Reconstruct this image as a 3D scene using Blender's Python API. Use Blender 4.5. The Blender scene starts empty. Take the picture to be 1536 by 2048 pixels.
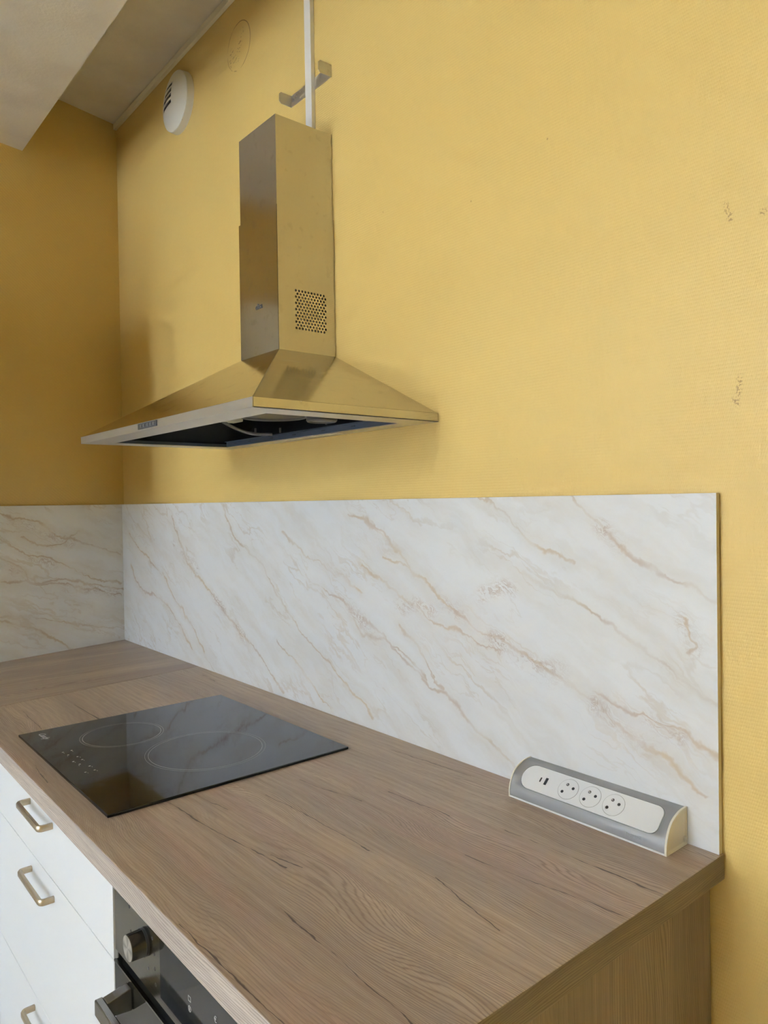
import bpy, bmesh, math, random
from mathutils import Vector, Matrix
random.seed(4)
S = bpy.context.scene
C = S.collection
PI = math.pi

# ------------------------------------------------------------------ camera
cd = bpy.data.cameras.new('camera'); cam = bpy.data.objects.new('camera', cd); C.objects.link(cam)
cam.location = (2.9334, -1.0915, 1.4376); cam.rotation_euler = (1.5567, 0.0155, 0.8727)
cd.sensor_fit = 'HORIZONTAL'; cd.sensor_width = 36; cd.lens = 36 * 1462.64 / 1536; cd.clip_start = 0.02
S.camera = cam
# ------------------------------------------------------------------ light
S.view_settings.view_transform = 'Standard'; S.view_settings.look = 'None'
S.view_settings.gamma = 1; S.view_settings.use_curve_mapping = False
S.view_settings.exposure = 0.34
world = bpy.data.worlds.new('sky'); S.world = world; world.use_nodes = True
world.node_tree.nodes['Background'].inputs[0].default_value = (0.72, 0.85, 1.0, 1)
world.node_tree.nodes['Background'].inputs[1].default_value = 1.5
def area(name, loc, rot, sx, sy, power, color):
    l = bpy.data.lights.new(name, 'AREA'); l.shape = 'RECTANGLE'; l.size = sx; l.size_y = sy
    l.energy = power; l.color = color
    o = bpy.data.objects.new(name, l); C.objects.link(o); o.location = loc; o.rotation_euler = rot
    return o
RY = -5.6                                   # the wall with the windows, behind the camera
WIN = [(1.25, 2.25, 1.05, 2.85)]            # window openings x0,x1,z0,z1
for (a, b, c, d) in WIN:
    area('window_daylight', ((a+b)/2, RY+0.06, (c+d)/2), (PI/2, 0, PI), b-a, d-c, 4900, (0.525, 0.685, 1.0))

# ------------------------------------------------------------------ node helpers
class MT:
    def __init__(s, name, rough=0.5, metal=0.0, color=None, spec=None):
        s.m = bpy.data.materials.new(name); s.m.use_nodes = True
        s.t = s.m.node_tree; s.b = s.t.nodes['Principled BSDF']
        s.b.inputs['Roughness'].default_value = rough; s.b.inputs['Metallic'].default_value = metal
        if color: s.b.inputs['Base Color'].default_value = (*color, 1)
        if spec is not None: s.b.inputs['Specular IOR Level'].default_value = spec
    def set(s, sock, v):
        if isinstance(v, bpy.types.NodeSocket): s.t.links.new(v, sock)
        elif isinstance(v, (tuple, list)) and len(v) == 3 and sock.type == 'RGBA': sock.default_value = (*v, 1)
        else: sock.default_value = v
    def n(s, typ, ins=(), out=0, **attrs):
        nd = s.t.nodes.new('ShaderNode' + typ)
        for k, v in attrs.items(): setattr(nd, k, v)
        it = ins.items() if isinstance(ins, dict) else enumerate(ins)
        for k, v in it:
            if v is not None: s.set(nd.inputs[k], v)
        return nd.outputs[out]
    def math(s, op, *a, clamp=False): return s.n('Math', a, operation=op, use_clamp=clamp)
    def vm(s, op, *a, out=0): return s.n('VectorMath', a, out=out, operation=op)
    def coord(s): return s.n('TexCoord', out=3)
    def scale(s, v, sc, loc=(0, 0, 0), rot=(0, 0, 0)):
        return s.n('Mapping', {'Vector': v, 'Scale': sc, 'Location': loc, 'Rotation': rot})
    def noise(s, v, sc=1, det=3, ro=.5, dist=0, out=0):
        return s.n('TexNoise', {'Vector': v, 'Scale': sc, 'Detail': det, 'Roughness': ro, 'Distortion': dist}, out=out)
    def ramp(s, f, a, b, lo=0.0, hi=1.0, smooth=True):
        return s.n('MapRange', {'Value': f, 'From Min': a, 'From Max': b, 'To Min': lo, 'To Max': hi},
                   interpolation_type='SMOOTHSTEP' if smooth else 'LINEAR')
    def mix(s, f, a, b, blend='MIX'):
        nd = s.t.nodes.new('ShaderNodeMix'); nd.data_type = 'RGBA'; nd.blend_type = blend; nd.clamp_factor = True
        s.set(nd.inputs[0], f); s.set(nd.inputs[6], a); s.set(nd.inputs[7], b)
        return nd.outputs[2]
    def bump(s, h, strength, dist):
        o = s.n('Bump', {'Strength': strength, 'Distance': dist, 'Height': h}); s.t.links.new(o, s.b.inputs['Normal']); return o
    def base(s, v): s.set(s.b.inputs['Base Color'], v)
    def rough(s, v): s.set(s.b.inputs['Roughness'], v)
    def segs(s, p, pts, z=0.0, upright=False):
        """smallest distance from p to a list of 2D segments (x0,y0,x1,y1)"""
        best = None
        if upright:
            s.n('SeparateXYZ', [p]); o = s.t.nodes[-1].outputs
            p = s.n('CombineXYZ', [o[0], o[2], 0.0])
        for (x0, y0, x1, y1) in pts:
            A = Vector((x0, y0, z)); B = Vector((x1, y1, z)); ba = B - A
            q = p if best is None else s.n('VectorMath', {0: best, 1: (1e-7, 1e-7, 1e-7), 2: p}, operation='MULTIPLY_ADD')
            pa = s.vm('SUBTRACT', q, tuple(A))
            h = s.math('MULTIPLY', s.vm('DOT_PRODUCT', pa, tuple(ba), out=1), 1 / ba.length_squared, clamp=True)
            d = s.vm('DISTANCE', pa, s.n('VectorMath', {0: tuple(ba), 'Scale': h}, operation='SCALE'), out=1)
            best = d if best is None else s.math('MINIMUM', best, d)
        return best
def srgb(r, g, b):
    f = lambda c: (c/255/12.92) if c/255 <= .04045 else ((c/255+.055)/1.055)**2.4
    return (f(r), f(g), f(b))

# ------------------------------------------------------------------ materials
def wall_mat(name, marks=False):
    m = MT(name, .42, spec=.35)
    co = m.coord()
    big = m.noise(co, 1.3, 3)
    col = m.mix(m.ramp(big, .3, .7), srgb(204, 173, 101), srgb(198, 166, 94))
    # woven glass-fibre wallpaper under paint: rows of small beads
    w = m.noise(co, 40, 2, out=1)
    wc = m.vm('ADD', co, m.vm('MULTIPLY', m.vm('SUBTRACT', w, (.5, .5, .5)), (.0022, .0022, .0022)))
    sx = m.n('SeparateXYZ', [wc])
    sep = m.t.nodes[-1].outputs
    row = m.math('MULTIPLY', sep[2], 2*PI/.0056)
    rowid = m.math('FLOOR', m.math('DIVIDE', sep[2], .0056))
    colx = m.math('ADD', m.math('MULTIPLY', sep[0], 2*PI/.0034), m.math('MULTIPLY', rowid, PI))
    h = m.math('MULTIPLY', m.math('ABSOLUTE', m.math('SINE', m.math('MULTIPLY', row, .5))),
               m.math('ADD', m.math('MULTIPLY', m.math('SINE', colx), .52), .48))
    h = m.math('ADD', h, m.math('MULTIPLY', m.noise(co, 260, 2), 1.1))
    m.bump(h, .30, .0011)
    if marks:
        p = m.vm('MULTIPLY', co, (1, 0, 1))
        fine = m.noise(co, 330, 2, .7)
        # old traced circle with scuffed glue dots
        dx = m.vm('DISTANCE', m.vm('MULTIPLY', p, (1.0, 0, 1.0)), (.995, 0, 2.794), out=1)
        dx = m.math('ADD', dx, m.math('MULTIPLY', m.math('SUBTRACT', m.noise(co, 22, 2), .5), .004))
        ring = m.ramp(m.math('ABSOLUTE', m.math('SUBTRACT', dx, .068)), .0008, .0020, 1, 0)
        broken = m.ramp(m.noise(co, 28, 2), .40, .56)
        side = m.ramp(m.math('ADD', m.n('SeparateXYZ', [co]), m.math('MULTIPLY', broken, .05)), 1.0, 1.03)
        ring = m.math('MULTIPLY', ring, m.math('MAXIMUM', side, m.math('MULTIPLY', broken, .7)))
        fld = m.noise(m.scale(co, (75, 1, 160), rot=(0, .6, 0)), 1, 1)
        inner = m.math('MULTIPLY', m.ramp(m.segs(p, [(.985, 2.765, 1.01, 2.825), (.955, 2.76, .953, 2.79)], upright=True), .006, .022, 1, 0), m.ramp(fld, .57, .63))
        dark = m.math('MAXIMUM', ring, m.math('MULTIPLY', inner, .8))
        # scuffs where something was pulled off the paint
        sd = m.segs(p, [(2.4290, 1.868, 2.436, 1.846), (2.434, 1.858, 2.436, 1.857), (2.481, 1.842, 2.483, 1.8415),
                        (2.4475, 1.611, 2.445, 1.584), (2.440, 1.580, 2.4445, 1.573)], upright=True)
        sc = m.math('MULTIPLY', m.ramp(sd, .001, .0075, 1, 0), m.ramp(m.noise(co, 260, 3, .6), .50, .56))
        dots = m.n('TexVoronoi', {'Vector': p, 'Scale': 7.0}, out=0)
        dots = m.ramp(dots, .010, .016, 1, 0)
        dark = m.math('MAXIMUM', dark, m.math('MAXIMUM', m.math('MULTIPLY', sc, .75), m.math('MULTIPLY', dots, .6)))
        col = m.mix(m.math('MULTIPLY', dark, .85), col, srgb(120, 88, 38))
    m.base(col)
    return m.m
M_wall = wall_mat('yellow_painted_glass_fibre_wallpaper', True)
M_wall2 = wall_mat('yellow_painted_wallpaper')

def plaster():
    m = MT('off_white_rough_plaster', .9)
    co = m.coord()
    m.base(m.mix(m.ramp(m.noise(co, 6, 4), .35, .7), srgb(226, 216, 198), srgb(216, 204, 184)))
    h = m.math('ADD', m.noise(co, 110, 4, .6), m.math('MULTIPLY', m.noise(co, 30, 3), .5))
    m.bump(h, .35, .0022)
    return m.m
M_ceil = plaster()

def marble(name, veins, strong, rot, seed):
    m = MT(name, .33, spec=.4)
    co = m.coord()
    p0 = m.vm('MULTIPLY', co, (1, 0, 1))
    w1 = m.vm('SUBTRACT', m.noise(p0, 11, 4, .6, out=1), (.5, .5, .5))
    w2 = m.vm('SUBTRACT', m.noise(p0, 60, 3, .6, out=1), (.5, .5, .5))
    p = m.vm('ADD', p0, m.vm('MULTIPLY', w1, (.055, 0, .055)))
    p = m.vm('ADD', p, m.vm('MULTIPLY', w2, (.010, 0, .010)))
    p2 = m.vm('MULTIPLY', p, (1, 0, 1))
    # stretched coordinate along the veins
    rc = m.scale(p2, (1, 1, 1), rot=(0, rot, 0))
    wide = m.scale(rc, (1.6, 1, 7.0), loc=(seed, 0, 0))
    cloud = m.noise(m.scale(rc, (3, 1, 12), loc=(seed+4, 0, 0)), 1, 4, .6)
    col = m.mix(m.ramp(cloud, .40, .75), srgb(233, 233, 231), srgb(222, 217, 208))
    # faint generic veins
    n1 = m.noise(wide, 1.0, 5, .55)
    r1 = m.ramp(m.math('ABSOLUTE', m.math('SUBTRACT', n1, .5)), .001, .017, 1, 0)
    n2 = m.noise(m.scale(rc, (2.6, 1, 13.0), loc=(seed+9, 0, 3)), 1.0, 4, .6)
    r2 = m.ramp(m.math('ABSOLUTE', m.math('SUBTRACT', n2, .47)), .001, .013, 1, 0)
    gate = m.ramp(m.noise(m.scale(rc, (3.5, 1, 5), loc=(0, 0, seed)), 1, 2), .42, .62)
    gen = m.math('MULTIPLY', m.math('MAXIMUM', m.math('MULTIPLY', r1, .75), m.math('MULTIPLY', r2, .5)), gate)
    # the veins of this very panel
    vary = m.noise(m.scale(rc, (9, 1, 26)), 1, 3, .6)
    dv = m.segs(p2, veins, upright=True)
    wv = m.ramp(vary, .3, .7, .0008, .0065, False)
    k = m.n('MapRange', {'Value': m.math('DIVIDE', dv, wv), 'From Min': .1, 'From Max': 1.5, 'To Min': 1, 'To Max': 0}, interpolation_type='SMOOTHSTEP')
    k = m.math('MULTIPLY', k, m.ramp(m.noise(p0, 9, 3), .36, .58, .25, 1.0))
    ds = m.segs(p2, strong, upright=True)
    halo = m.ramp(ds, .0, .028, 1, 0)
    cr = m.noise(m.scale(rc, (26, 1, 60)), 1, 5, .75, .8)
    cr = m.ramp(m.math('ABSOLUTE', m.math('SUBTRACT', cr, .5)), .004, .05, 1, 0)
    blotch = m.math('MULTIPLY', m.math('MULTIPLY', halo, cr), m.ramp(m.noise(p0, 14, 3), .4, .58, .25, 1))
    soft = m.math('MULTIPLY', m.ramp(dv, .0, .03, 1, 0), .22)
    vcol = m.mix(m.ramp(m.noise(p0, 5, 2), .4, .62), srgb(192, 168, 130), srgb(184, 162, 142))
    col = m.mix(soft, col, srgb(214, 205, 186))
    col = m.mix(m.math('MULTIPLY', gen, .62), col, srgb(196, 180, 156))
    col = m.mix(m.math('MULTIPLY', k, .72), col, vcol)
    col = m.mix(m.math('MULTIPLY', blotch, .75), col, srgb(178, 156, 138))
    m.base(col)
    m.bump(m.noise(co, 420, 2), .05, .0006)
    return m.m
def poly(*pts): return [(a[0], a[1], b[0], b[1]) for a, b in zip(pts, pts[1:])]
V_back = (poly((1.399, 1.215), (1.484, 1.197), (1.56, 1.121), (1.672, 1.112), (1.78, 1.06)) +
          poly((1.49, 1.19), (1.60, 1.145), (1.70, 1.085), (1.84, 1.031), (1.944, .962), (2.07, .915)) +
          poly((1.70, 1.16), (1.76, 1.12), (1.80, 1.07), (1.832, 1.04)) +
          poly((1.64, 1.32), (1.709, 1.295), (1.791, 1.26), (1.865, 1.215), (1.948, 1.171), (2.048, 1.147), (2.116, 1.121), (2.2, 1.083), (2.293, 1.038), (2.40, .985)) +
          poly((1.56, 1.288), (1.709, 1.219), (1.805, 1.185), (1.92, 1.157), (1.99, 1.14)) +
          poly((2.154, 1.444), (2.224, 1.393), (2.25, 1.355), (2.306, 1.33), (2.38, 1.30), (2.423, 1.27)) +
          poly((1.939, 1.448), (2.0, 1.42), (2.05, 1.385), (2.10, 1.345), (2.16, 1.33)) +
          poly((.866, 1.437), (.93, 1.344), (1.10, 1.262), (1.168, 1.189), (1.303, 1.087), (1.48, .998), (1.60, .93)) +
          poly((.49, 1.40), (.606, 1.235), (.787, 1.148), (.948, 1.056), (1.093, .988), (1.20, .915)) +
          poly((.10, 1.205), (.184, 1.124), (.393, 1.095), (.518, 1.037), (.633, .95)) +
          poly((.40, 1.19), (.52, 1.10), (.60, 1.05), (.72, .96)) +
          poly((1.213, 1.364), (1.31, 1.30), (1.486, 1.259), (1.56, 1.22)) +
          poly((1.51, 1.407), (1.643, 1.373), (1.743, 1.277)) +
          poly((2.05, 1.30), (2.2, 1.24), (2.269, 1.20), (2.35, 1.165), (2.42, 1.13)) +
          poly((2.20, 1.101), (2.29, 1.085), (2.346, 1.075), (2.42, 1.04)) +
          poly((.08, 1.33), (.24, 1.25), (.40, 1.18)) + poly((1.17, 1.05), (1.33, .97), (1.42, .91)) +
          poly((2.364, 1.248), (2.375, 1.225), (2.39, 1.217), (2.372, 1.206)))
ST_back = [(1.50, 1.185, 1.60, 1.13), (1.96, 1.165, 2.13, 1.118), (1.98, 1.15, 2.12, 1.125), (1.70, 1.205, 1.85, 1.215), (1.82, 1.24, 1.90, 1.19), (2.20, 1.08, 2.30, 1.035), (.787, 1.148, .86, 1.11), (.93, 1.066, 1.0, 1.03),
           (2.31, 1.075, 2.35, 1.06), (1.95, 1.25, 2.02, 1.27), (.50, 1.30, .68, 1.22), (2.225, 1.39, 2.25, 1.36), (2.366, 1.24, 2.385, 1.215)]
# side panel: its local x runs towards the corner (0 = 0.6 m out, 0.6 = corner)
f = lambda *p: poly(*[(.6 - s, z) for s, z in p])
V_side = (f((.52, 1.42), (.36, 1.385), (.30, 1.333), (.22, 1.31), (.03, 1.24)) + f((.42, 1.33), (.35, 1.29), (.28, 1.30), (.2, 1.34)) +
          f((.50, 1.33), (.40, 1.27), (.27, 1.225), (.18, 1.17), (.03, 1.13)) + f((.50, 1.264), (.43, 1.22), (.396, 1.165), (.29, 1.15), (.142, 1.122), (.03, 1.077)) +
          f((.50, 1.18), (.40, 1.17), (.25, 1.16), (.10, 1.13), (.02, 1.10)) + f((.505, 1.047), (.40, 1.01), (.308, .946), (.24, .905)) +
          f((.50, 1.06), (.32, 1.02), (.12, .965)))
ST_side = [(.6-.45, 1.39, .6-.24, 1.30), (.6-.52, 1.25, .6-.42, 1.20), (.6-.16, 1.12, .6-.04, 1.09), (.6-.40, 1.26, .6-.30, 1.22)]
M_marble = marble('white_marble_print_laminate', V_back, ST_back, -.5, 0.0)
M_marble2 = marble('white_marble_print_laminate_side', V_side, ST_side, -.4, 5.3)

def wood(name, axis, cracks=(), tone=1.0, lines=290, seed=0.0, cath=.055, rough=.42, grey=0.0):
    """oak print; axis = the grain direction ('x','y','z')"""
    m = MT(name, rough, spec=.4)
    co = m.coord()
    rot = {'x': (0, 0, 0), 'y': (0, 0, -PI/2), 'z': (0, PI/2, 0)}[axis]
    g = m.scale(co, (1, 1, 1), rot=rot, loc=(seed, seed*.3, seed*.7))
    def st(a, b, c=None): return m.scale(g, (a, b, b if c is None else c))
    # swirling growth lines
    n1 = m.math('MULTIPLY', m.math('SUBTRACT', m.noise(st(1.5, 5.0), 1, 2, .5), .5), cath*3.4)
    n2 = m.math('MULTIPLY', m.math('SUBTRACT', m.noise(st(5, 40), 1, 4, .6), .5), .010)
    m.n('SeparateXYZ', [g]); sep = m.t.nodes[-1].outputs
    across = m.math('ADD', sep[1], sep[2]) if axis != 'x' else m.math('ADD', sep[1], sep[2])
    fld = m.math('ADD', m.math('ADD', across, n1), n2)
    s = m.math('ADD', m.math('MULTIPLY', m.math('SINE', m.math('MULTIPLY', fld, 2*PI*lines)), .5), .5)
    s = m.math('POWER', s, 3.2)
    wide = m.math('ADD', m.math('MULTIPLY', m.math('SINE', m.math('MULTIPLY', fld, 2*PI*lines/5.3)), .5), .5)
    fib = m.noise(st(11, 620), 1, 4, .7)
    fib2 = m.noise(st(4, 130), 1, 4, .6)
    t1 = m.noise(st(.9, 8.5), 1, 3, .5)
    t2 = m.noise(m.vm('ADD', st(1.2, 14), (7, 3, 1)), 1, 3, .5)
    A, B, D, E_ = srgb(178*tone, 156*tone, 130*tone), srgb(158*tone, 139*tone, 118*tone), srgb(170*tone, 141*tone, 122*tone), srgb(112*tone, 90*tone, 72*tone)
    col = m.mix(m.ramp(t1, .38, .62), A, B)
    col = m.mix(m.math('MULTIPLY', m.ramp(t2, .52, .70), .75), col, D)
    linestr = m.ramp(m.noise(m.vm('ADD', st(.7, 6), (2, 9, 4)), 1, 2), .36, .62, .16, .78)
    col = m.mix(m.math('MULTIPLY', s, linestr), col, E_)
    col = m.mix(m.math('MULTIPLY', wide, .16), col, E_)
    col = m.mix(m.ramp(fib, .44, .70, 0, .50), col, E_)
    col = m.mix(m.ramp(fib2, .50, .74, 0, .42), col, srgb(122*tone, 96*tone, 74*tone))
    col = m.mix(m.ramp(fib2, .28, .45, .30, 0), col, srgb(192*tone, 168*tone, 138*tone))
    # random thin checks
    rc = m.noise(m.vm('ADD', st(2.2, 46), (5, 1, 2)), 1, 3, .5)
    rc = m.ramp(rc, .765, .785)
    hgt = m.math('MULTIPLY', s, -.6)
    dk = rc
    if cracks:
        wv = m.vm('MULTIPLY', m.vm('SUBTRACT', m.noise(m.scale(co, (14, 40, 1)), 1, 3, .6, out=1), (.5, .5, .5)), (.0, .016, 0))
        pp = m.vm('MULTIPLY', m.vm('ADD', co, wv), (1, 1, 0))
        d = m.segs(pp, [c[:4] for c in cracks])
        wd = m.ramp(m.noise(m.scale(co, (22, 30, 1)), 1, 2), .35, .65, .0002, .0015, False)
        dk2 = m.n('MapRange', {'Value': m.math('DIVIDE', d, wd), 'From Min': .35, 'From Max': 1.3, 'To Min': 1, 'To Max': 0}, interpolation_type='SMOOTHSTEP')
        sh = m.ramp(d, .0, .012, .18, 0)
        col = m.mix(sh, col, srgb(118, 88, 66))
        dk = m.math('MAXIMUM', rc, dk2)
    col = m.mix(m.math('MULTIPLY', dk, .86), col, srgb(58, 40, 28))
    if grey: col = m.mix(grey, col, m.n('HueSaturation', {'Saturation': .35, 'Value': 1.06, 'Color': col}))
    m.base(col)
    m.bump(m.math('ADD', hgt, m.math('MULTIPLY', fib, .5)), .16, .0006)
    return m.m
CR = [(1.62, -.556, 1.80, -.545), (1.80, -.545, 2.015, -.520), (1.76, -.404, 1.90, -.392), (1.90, -.392, 2.055, -.394), (1.654, -.502, 1.772, -.487),
      (1.965, -.517, 2.03, -.503), (2.10, -.585, 2.25, -.590), (2.25, -.590, 2.378, -.597), (1.73, -.072, 1.95, -.055), (2.148, -.186, 2.28, -.180),
      (2.28, -.180, 2.418, -.177), (2.163, -.296, 2.411, -.262), (2.181, -.376, 2.327, -.404), (.83, -.596, 1.045, -.600), (2.046, -.700, 2.35, -.694),
      (1.74, -.315, 1.90, -.290), (.80, -.059, .90, -.066), (1.90, -.225, 2.05, -.215), (1.30, -.68, 1.42, -.69)]
M_wood = wood('oak_print_laminate_worktop', 'x', CR)
M_woody = wood('oak_print_laminate_side_worktop', 'y', tone=.97, seed=3.1)
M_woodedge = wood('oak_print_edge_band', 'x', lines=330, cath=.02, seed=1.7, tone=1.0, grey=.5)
M_woodend = wood('oak_print_edge_band_shaded_end', 'y', lines=330, cath=.02, seed=2.2, tone=.68)  # same decor, darker tone paints in the shade of the end edge
M_woodv = wood('oak_print_shaded_end_panel', 'z', lines=190, seed=6.2, tone=.74)  # shade of the right-facing side is put into the darker tone

def steel(name, base=(.58, .57, .55), r=.24, smudge=.0, axis='x', aniso=.0):
    m = MT(name, r, 1.0, base)
    co = m.coord()
    sc = {'x': (3, 900, 900), 'z': (900, 900, 3), 'y': (900, 3, 900)}[axis]
    br = m.noise(m.scale(co, sc), 1, 2)
    rr = m.ramp(br, .3, .7, r*.85, r*1.15, False)
    if smudge:
        sm = m.ramp(m.noise(co, 34, 4, .6), .58, .70)
        rr = m.math('ADD', rr, m.math('MULTIPLY', sm, smudge*.35))
        m.base(m.mix(m.math('MULTIPLY', sm, .30), base, tuple(c*.68 for c in base)))
    if smudge > .15:      # wiping streaks
        stn = m.ramp(m.noise(m.scale(co, (7, 7, 46), rot=(.2, .35, 0)), 1, 4, .65), .52, .72)
        rr = m.math('ADD', rr, m.math('MULTIPLY', stn, .10))
    m.rough(rr)
    m.bump(br, .035, .0003)
    return m.m
M_steel = steel('brushed_stainless_steel', (.545, .52, .48), .17, smudge=.10, axis='z')
M_steel_slope = steel('smudged_stainless_canopy', (.57, .55, .51), r=.11, smudge=.2, axis='x')
M_band = steel('satin_steel_band', (.62, .60, .58), .34, axis='x')
M_under = steel('pale_steel_underside', (.66, .64, .60), .36, axis='x')
M_galv = steel('galvanised_steel', (.62, .60, .55), .42, smudge=.2, axis='x')
M_dark = MT('black_hollow_interior', .8, 0, (.006, .006, .006), spec=.05).m
M_motor = MT('dark_grey_motor_plastic', .4, .3, (.07, .064, .055)).m
M_bluebar = MT('blue_grey_painted_rail', .4, .2, (.05, .06, .075)).m
M_cable = MT('grey_cable_sheath', .5, 0, (.13, .12, .11)).m
M_black = MT('black_plastic', .35, 0, (.015, .015, .015)).m
M_white = MT('warm_white_plastic', .38, 0, srgb(243, 243, 241)).m
M_cream = MT('cream_white_plastic', .45, 0, srgb(226, 218, 196)).m
M_ventw = MT('aged_white_vent_plastic', .4, 0, srgb(226, 220, 204)).m
M_trunk = MT('white_pvc_trunking', .4, 0, srgb(236, 231, 220)).m
M_trunk2 = MT('painted_cream_trunking', .5, 0, srgb(228, 216, 186)).m
M_groove = MT('socket_outline_grey', .5, 0, srgb(168, 166, 160)).m
M_grey = MT('metallic_grey_shell', .36, .35, srgb(142, 140, 136)).m
M_bronze = steel('champagne_metal_handle', srgb(172, 158, 134), .38, axis='x')
M_print = MT('pale_grey_print', .5, 0, srgb(176, 172, 164)).m
M_printd = MT('faint_grey_print', .5, 0, srgb(150, 147, 138)).m
M_printb = MT('black_print', .5, 0, (.01, .01, .01)).m
M_lens = MT('frosted_lamp_lens', .35, 0, srgb(214, 204, 176)).m
def lacquer():
    m = MT('white_lacquer_front', .32, 0, srgb(245, 247, 248), spec=.5)
    m.bump(m.noise(m.coord(), 500, 2), .03, .0004); return m.m
M_lac = lacquer()
M_carc = MT('white_melamine_carcass', .5, 0, srgb(225, 225, 222)).m
def glass(name, c=(.006, .006, .007), r=.045):
    m = MT(name, r, 0, c, spec=.34)
    m.rough(m.ramp(m.noise(m.coord(), 25, 4, .6), .5, .75, r, r+.07)); return m.m
M_hob = glass('black_ceramic_glass'); M_oglass = glass('black_oven_glass', (.008, .008, .008), .05)
M_ovens = steel('dark_stainless_oven_fascia', (.20, .192, .175), .2, axis='x')
M_knob = steel('turned_steel_knob', (.22, .22, .215), .16, axis='z')
def knobface():
    m = MT('painted_sheen_knob_face', .25, 1.0, (.75, .75, .75))
    g = m.n('TexGradient', [m.n('Mapping', {'Vector': m.coord(), 'Rotation': (PI/2, 0, 0)})], gradient_type='RADIAL')
    s = m.math('ABSOLUTE', m.math('SINE', m.math('MULTIPLY', g, 4*PI)))
    m.base(m.mix(s, (.45, .45, .45), (.95, .95, .95))); return m.m  # light and dark fans paint the spun-metal sheen into the colour
M_knobf = knobface()
def floor_mat():
    m = MT('beige_floor_vinyl', .5)
    m.base(m.mix(m.noise(m.coord(), 3, 4), srgb(226, 218, 204), srgb(212, 202, 186))); return m.m
M_floor = floor_mat()
M_edge = MT('beige_edge_band', .5, 0, srgb(205, 190, 150)).m

# ------------------------------------------------------------------ mesh helpers
def box(bm, x0, x1, y0, y1, z0, z1, bev=0):
    t = bmesh.new() if bev else bm
    v = [t.verts.new(p) for p in ((x0,y0,z0),(x1,y0,z0),(x1,y1,z0),(x0,y1,z0),(x0,y0,z1),(x1,y0,z1),(x1,y1,z1),(x0,y1,z1))]
    for q in ((3,2,1,0),(4,5,6,7),(0,1,5,4),(1,2,6,5),(2,3,7,6),(3,0,4,7)): t.faces.new([v[i] for i in q])
    if bev:
        bmesh.ops.bevel(t, geom=list(t.edges), offset=bev, segments=2, profile=.5, affect='EDGES')
        join(bm, t)
def join(bm, t):
    me = bpy.data.meshes.new('tmp'); t.to_mesh(me); t.free(); bm.from_mesh(me); bpy.data.meshes.remove(me)
def prism(bm, pts, z0, z1, bev=0):
    t = bmesh.new()
    a = [t.verts.new((x, y, z0)) for x, y in pts]; b = [t.verts.new((x, y, z1)) for x, y in pts]
    t.faces.new(a[::-1]); t.faces.new(b); n = len(pts)
    for i in range(n): t.faces.new((a[i], a[(i+1) % n], b[(i+1) % n], b[i]))
    if bev: bmesh.ops.bevel(t, geom=list(t.edges), offset=bev, segments=2, profile=.5, affect='EDGES')
    join(bm, t)
def cyl(bm, c, axis, r, h, n=32, r2=None):
    """cylinder from c along axis 'x','y','z' (or a Vector) of length h"""
    ax = {'x': Vector((1,0,0)), 'y': Vector((0,1,0)), 'z': Vector((0,0,1))}.get(axis, axis) if isinstance(axis, str) else axis.normalized()
    u = ax.orthogonal().normalized(); w = ax.cross(u); c = Vector(c); r2 = r if r2 is None else r2
    A = [bm.verts.new(c + r*(math.cos(2*PI*i/n)*u + math.sin(2*PI*i/n)*w)) for i in range(n)]
    B = [bm.verts.new(c + ax*h + r2*(math.cos(2*PI*i/n)*u + math.sin(2*PI*i/n)*w)) for i in range(n)]
    bm.faces.new(A[::-1]); bm.faces.new(B)
    for i in range(n): bm.faces.new((A[i], A[(i+1) % n], B[(i+1) % n], B[i]))
def tube(bm, path, r, n=10):
    P = [Vector(p) for p in path]; rings = []
    for i, p in enumerate(P):
        d = (P[min(i+1, len(P)-1)] - P[max(i-1, 0)]).normalized(); u = d.orthogonal().normalized()
        if rings and u.dot(pu) < 0: u = -u
        u = (pu - d*pu.dot(d)).normalized() if rings else u
        pu = u; w = d.cross(u)
        rings.append([bm.verts.new(p + r*(math.cos(2*PI*k/n)*u + math.sin(2*PI*k/n)*w)) for k in range(n)])
    for a, b in zip(rings, rings[1:]):
        for k in range(n): bm.faces.new((a[k], a[(k+1) % n], b[(k+1) % n], b[k]))
    bm.faces.new(rings[0][::-1]); bm.faces.new(rings[-1])
def torus(bm, c, R, r, ax='z', n=72, k=6, flat=.35):
    c = Vector(c); rings = []
    for i in range(n):
        a = 2*PI*i/n; ring = []
        for j in range(k):
            b = 2*PI*j/k; rr = R + r*math.cos(b); h = r*math.sin(b)*flat
            ring.append(bm.verts.new(c + Vector((rr*math.cos(a), rr*math.sin(a), h))))
        rings.append(ring)
    for i in range(n):
        A = rings[i]; B = rings[(i+1) % n]
        for j in range(k): bm.faces.new((A[j], B[j], B[(j+1) % k], A[(j+1) % k]))
def obj(name, bm, mat, parent=None, smooth=False, loc=None):
    bmesh.ops.recalc_face_normals(bm, faces=bm.faces)
    me = bpy.data.meshes.new(name); bm.to_mesh(me); bm.free()
    for mm in (mat if isinstance(mat, list) else [mat]): me.materials.append(mm)
    if smooth:
        for p in me.polygons: p.use_smooth = True
    o = bpy.data.objects.new(name, me); C.objects.link(o)
    if parent: o.parent = parent
    if loc: o.location = loc
    return o
def auto_smooth(o, deg=35):
    me = o.data
    for p in me.polygons: p.use_smooth = True
    me.set_sharp_from_angle(angle=math.radians(deg))
def B(): return bmesh.new()
def thing(name, label, cat, loc=(0,0,0), group=None, rotz=0):
    o = bpy.data.objects.new(name, None); C.objects.link(o); o.location = loc; o.rotation_euler = (0,0,rotz)
    o.empty_display_size = .05; o['label'] = label; o['category'] = cat
    if group: o['group'] = group
    return o
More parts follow.
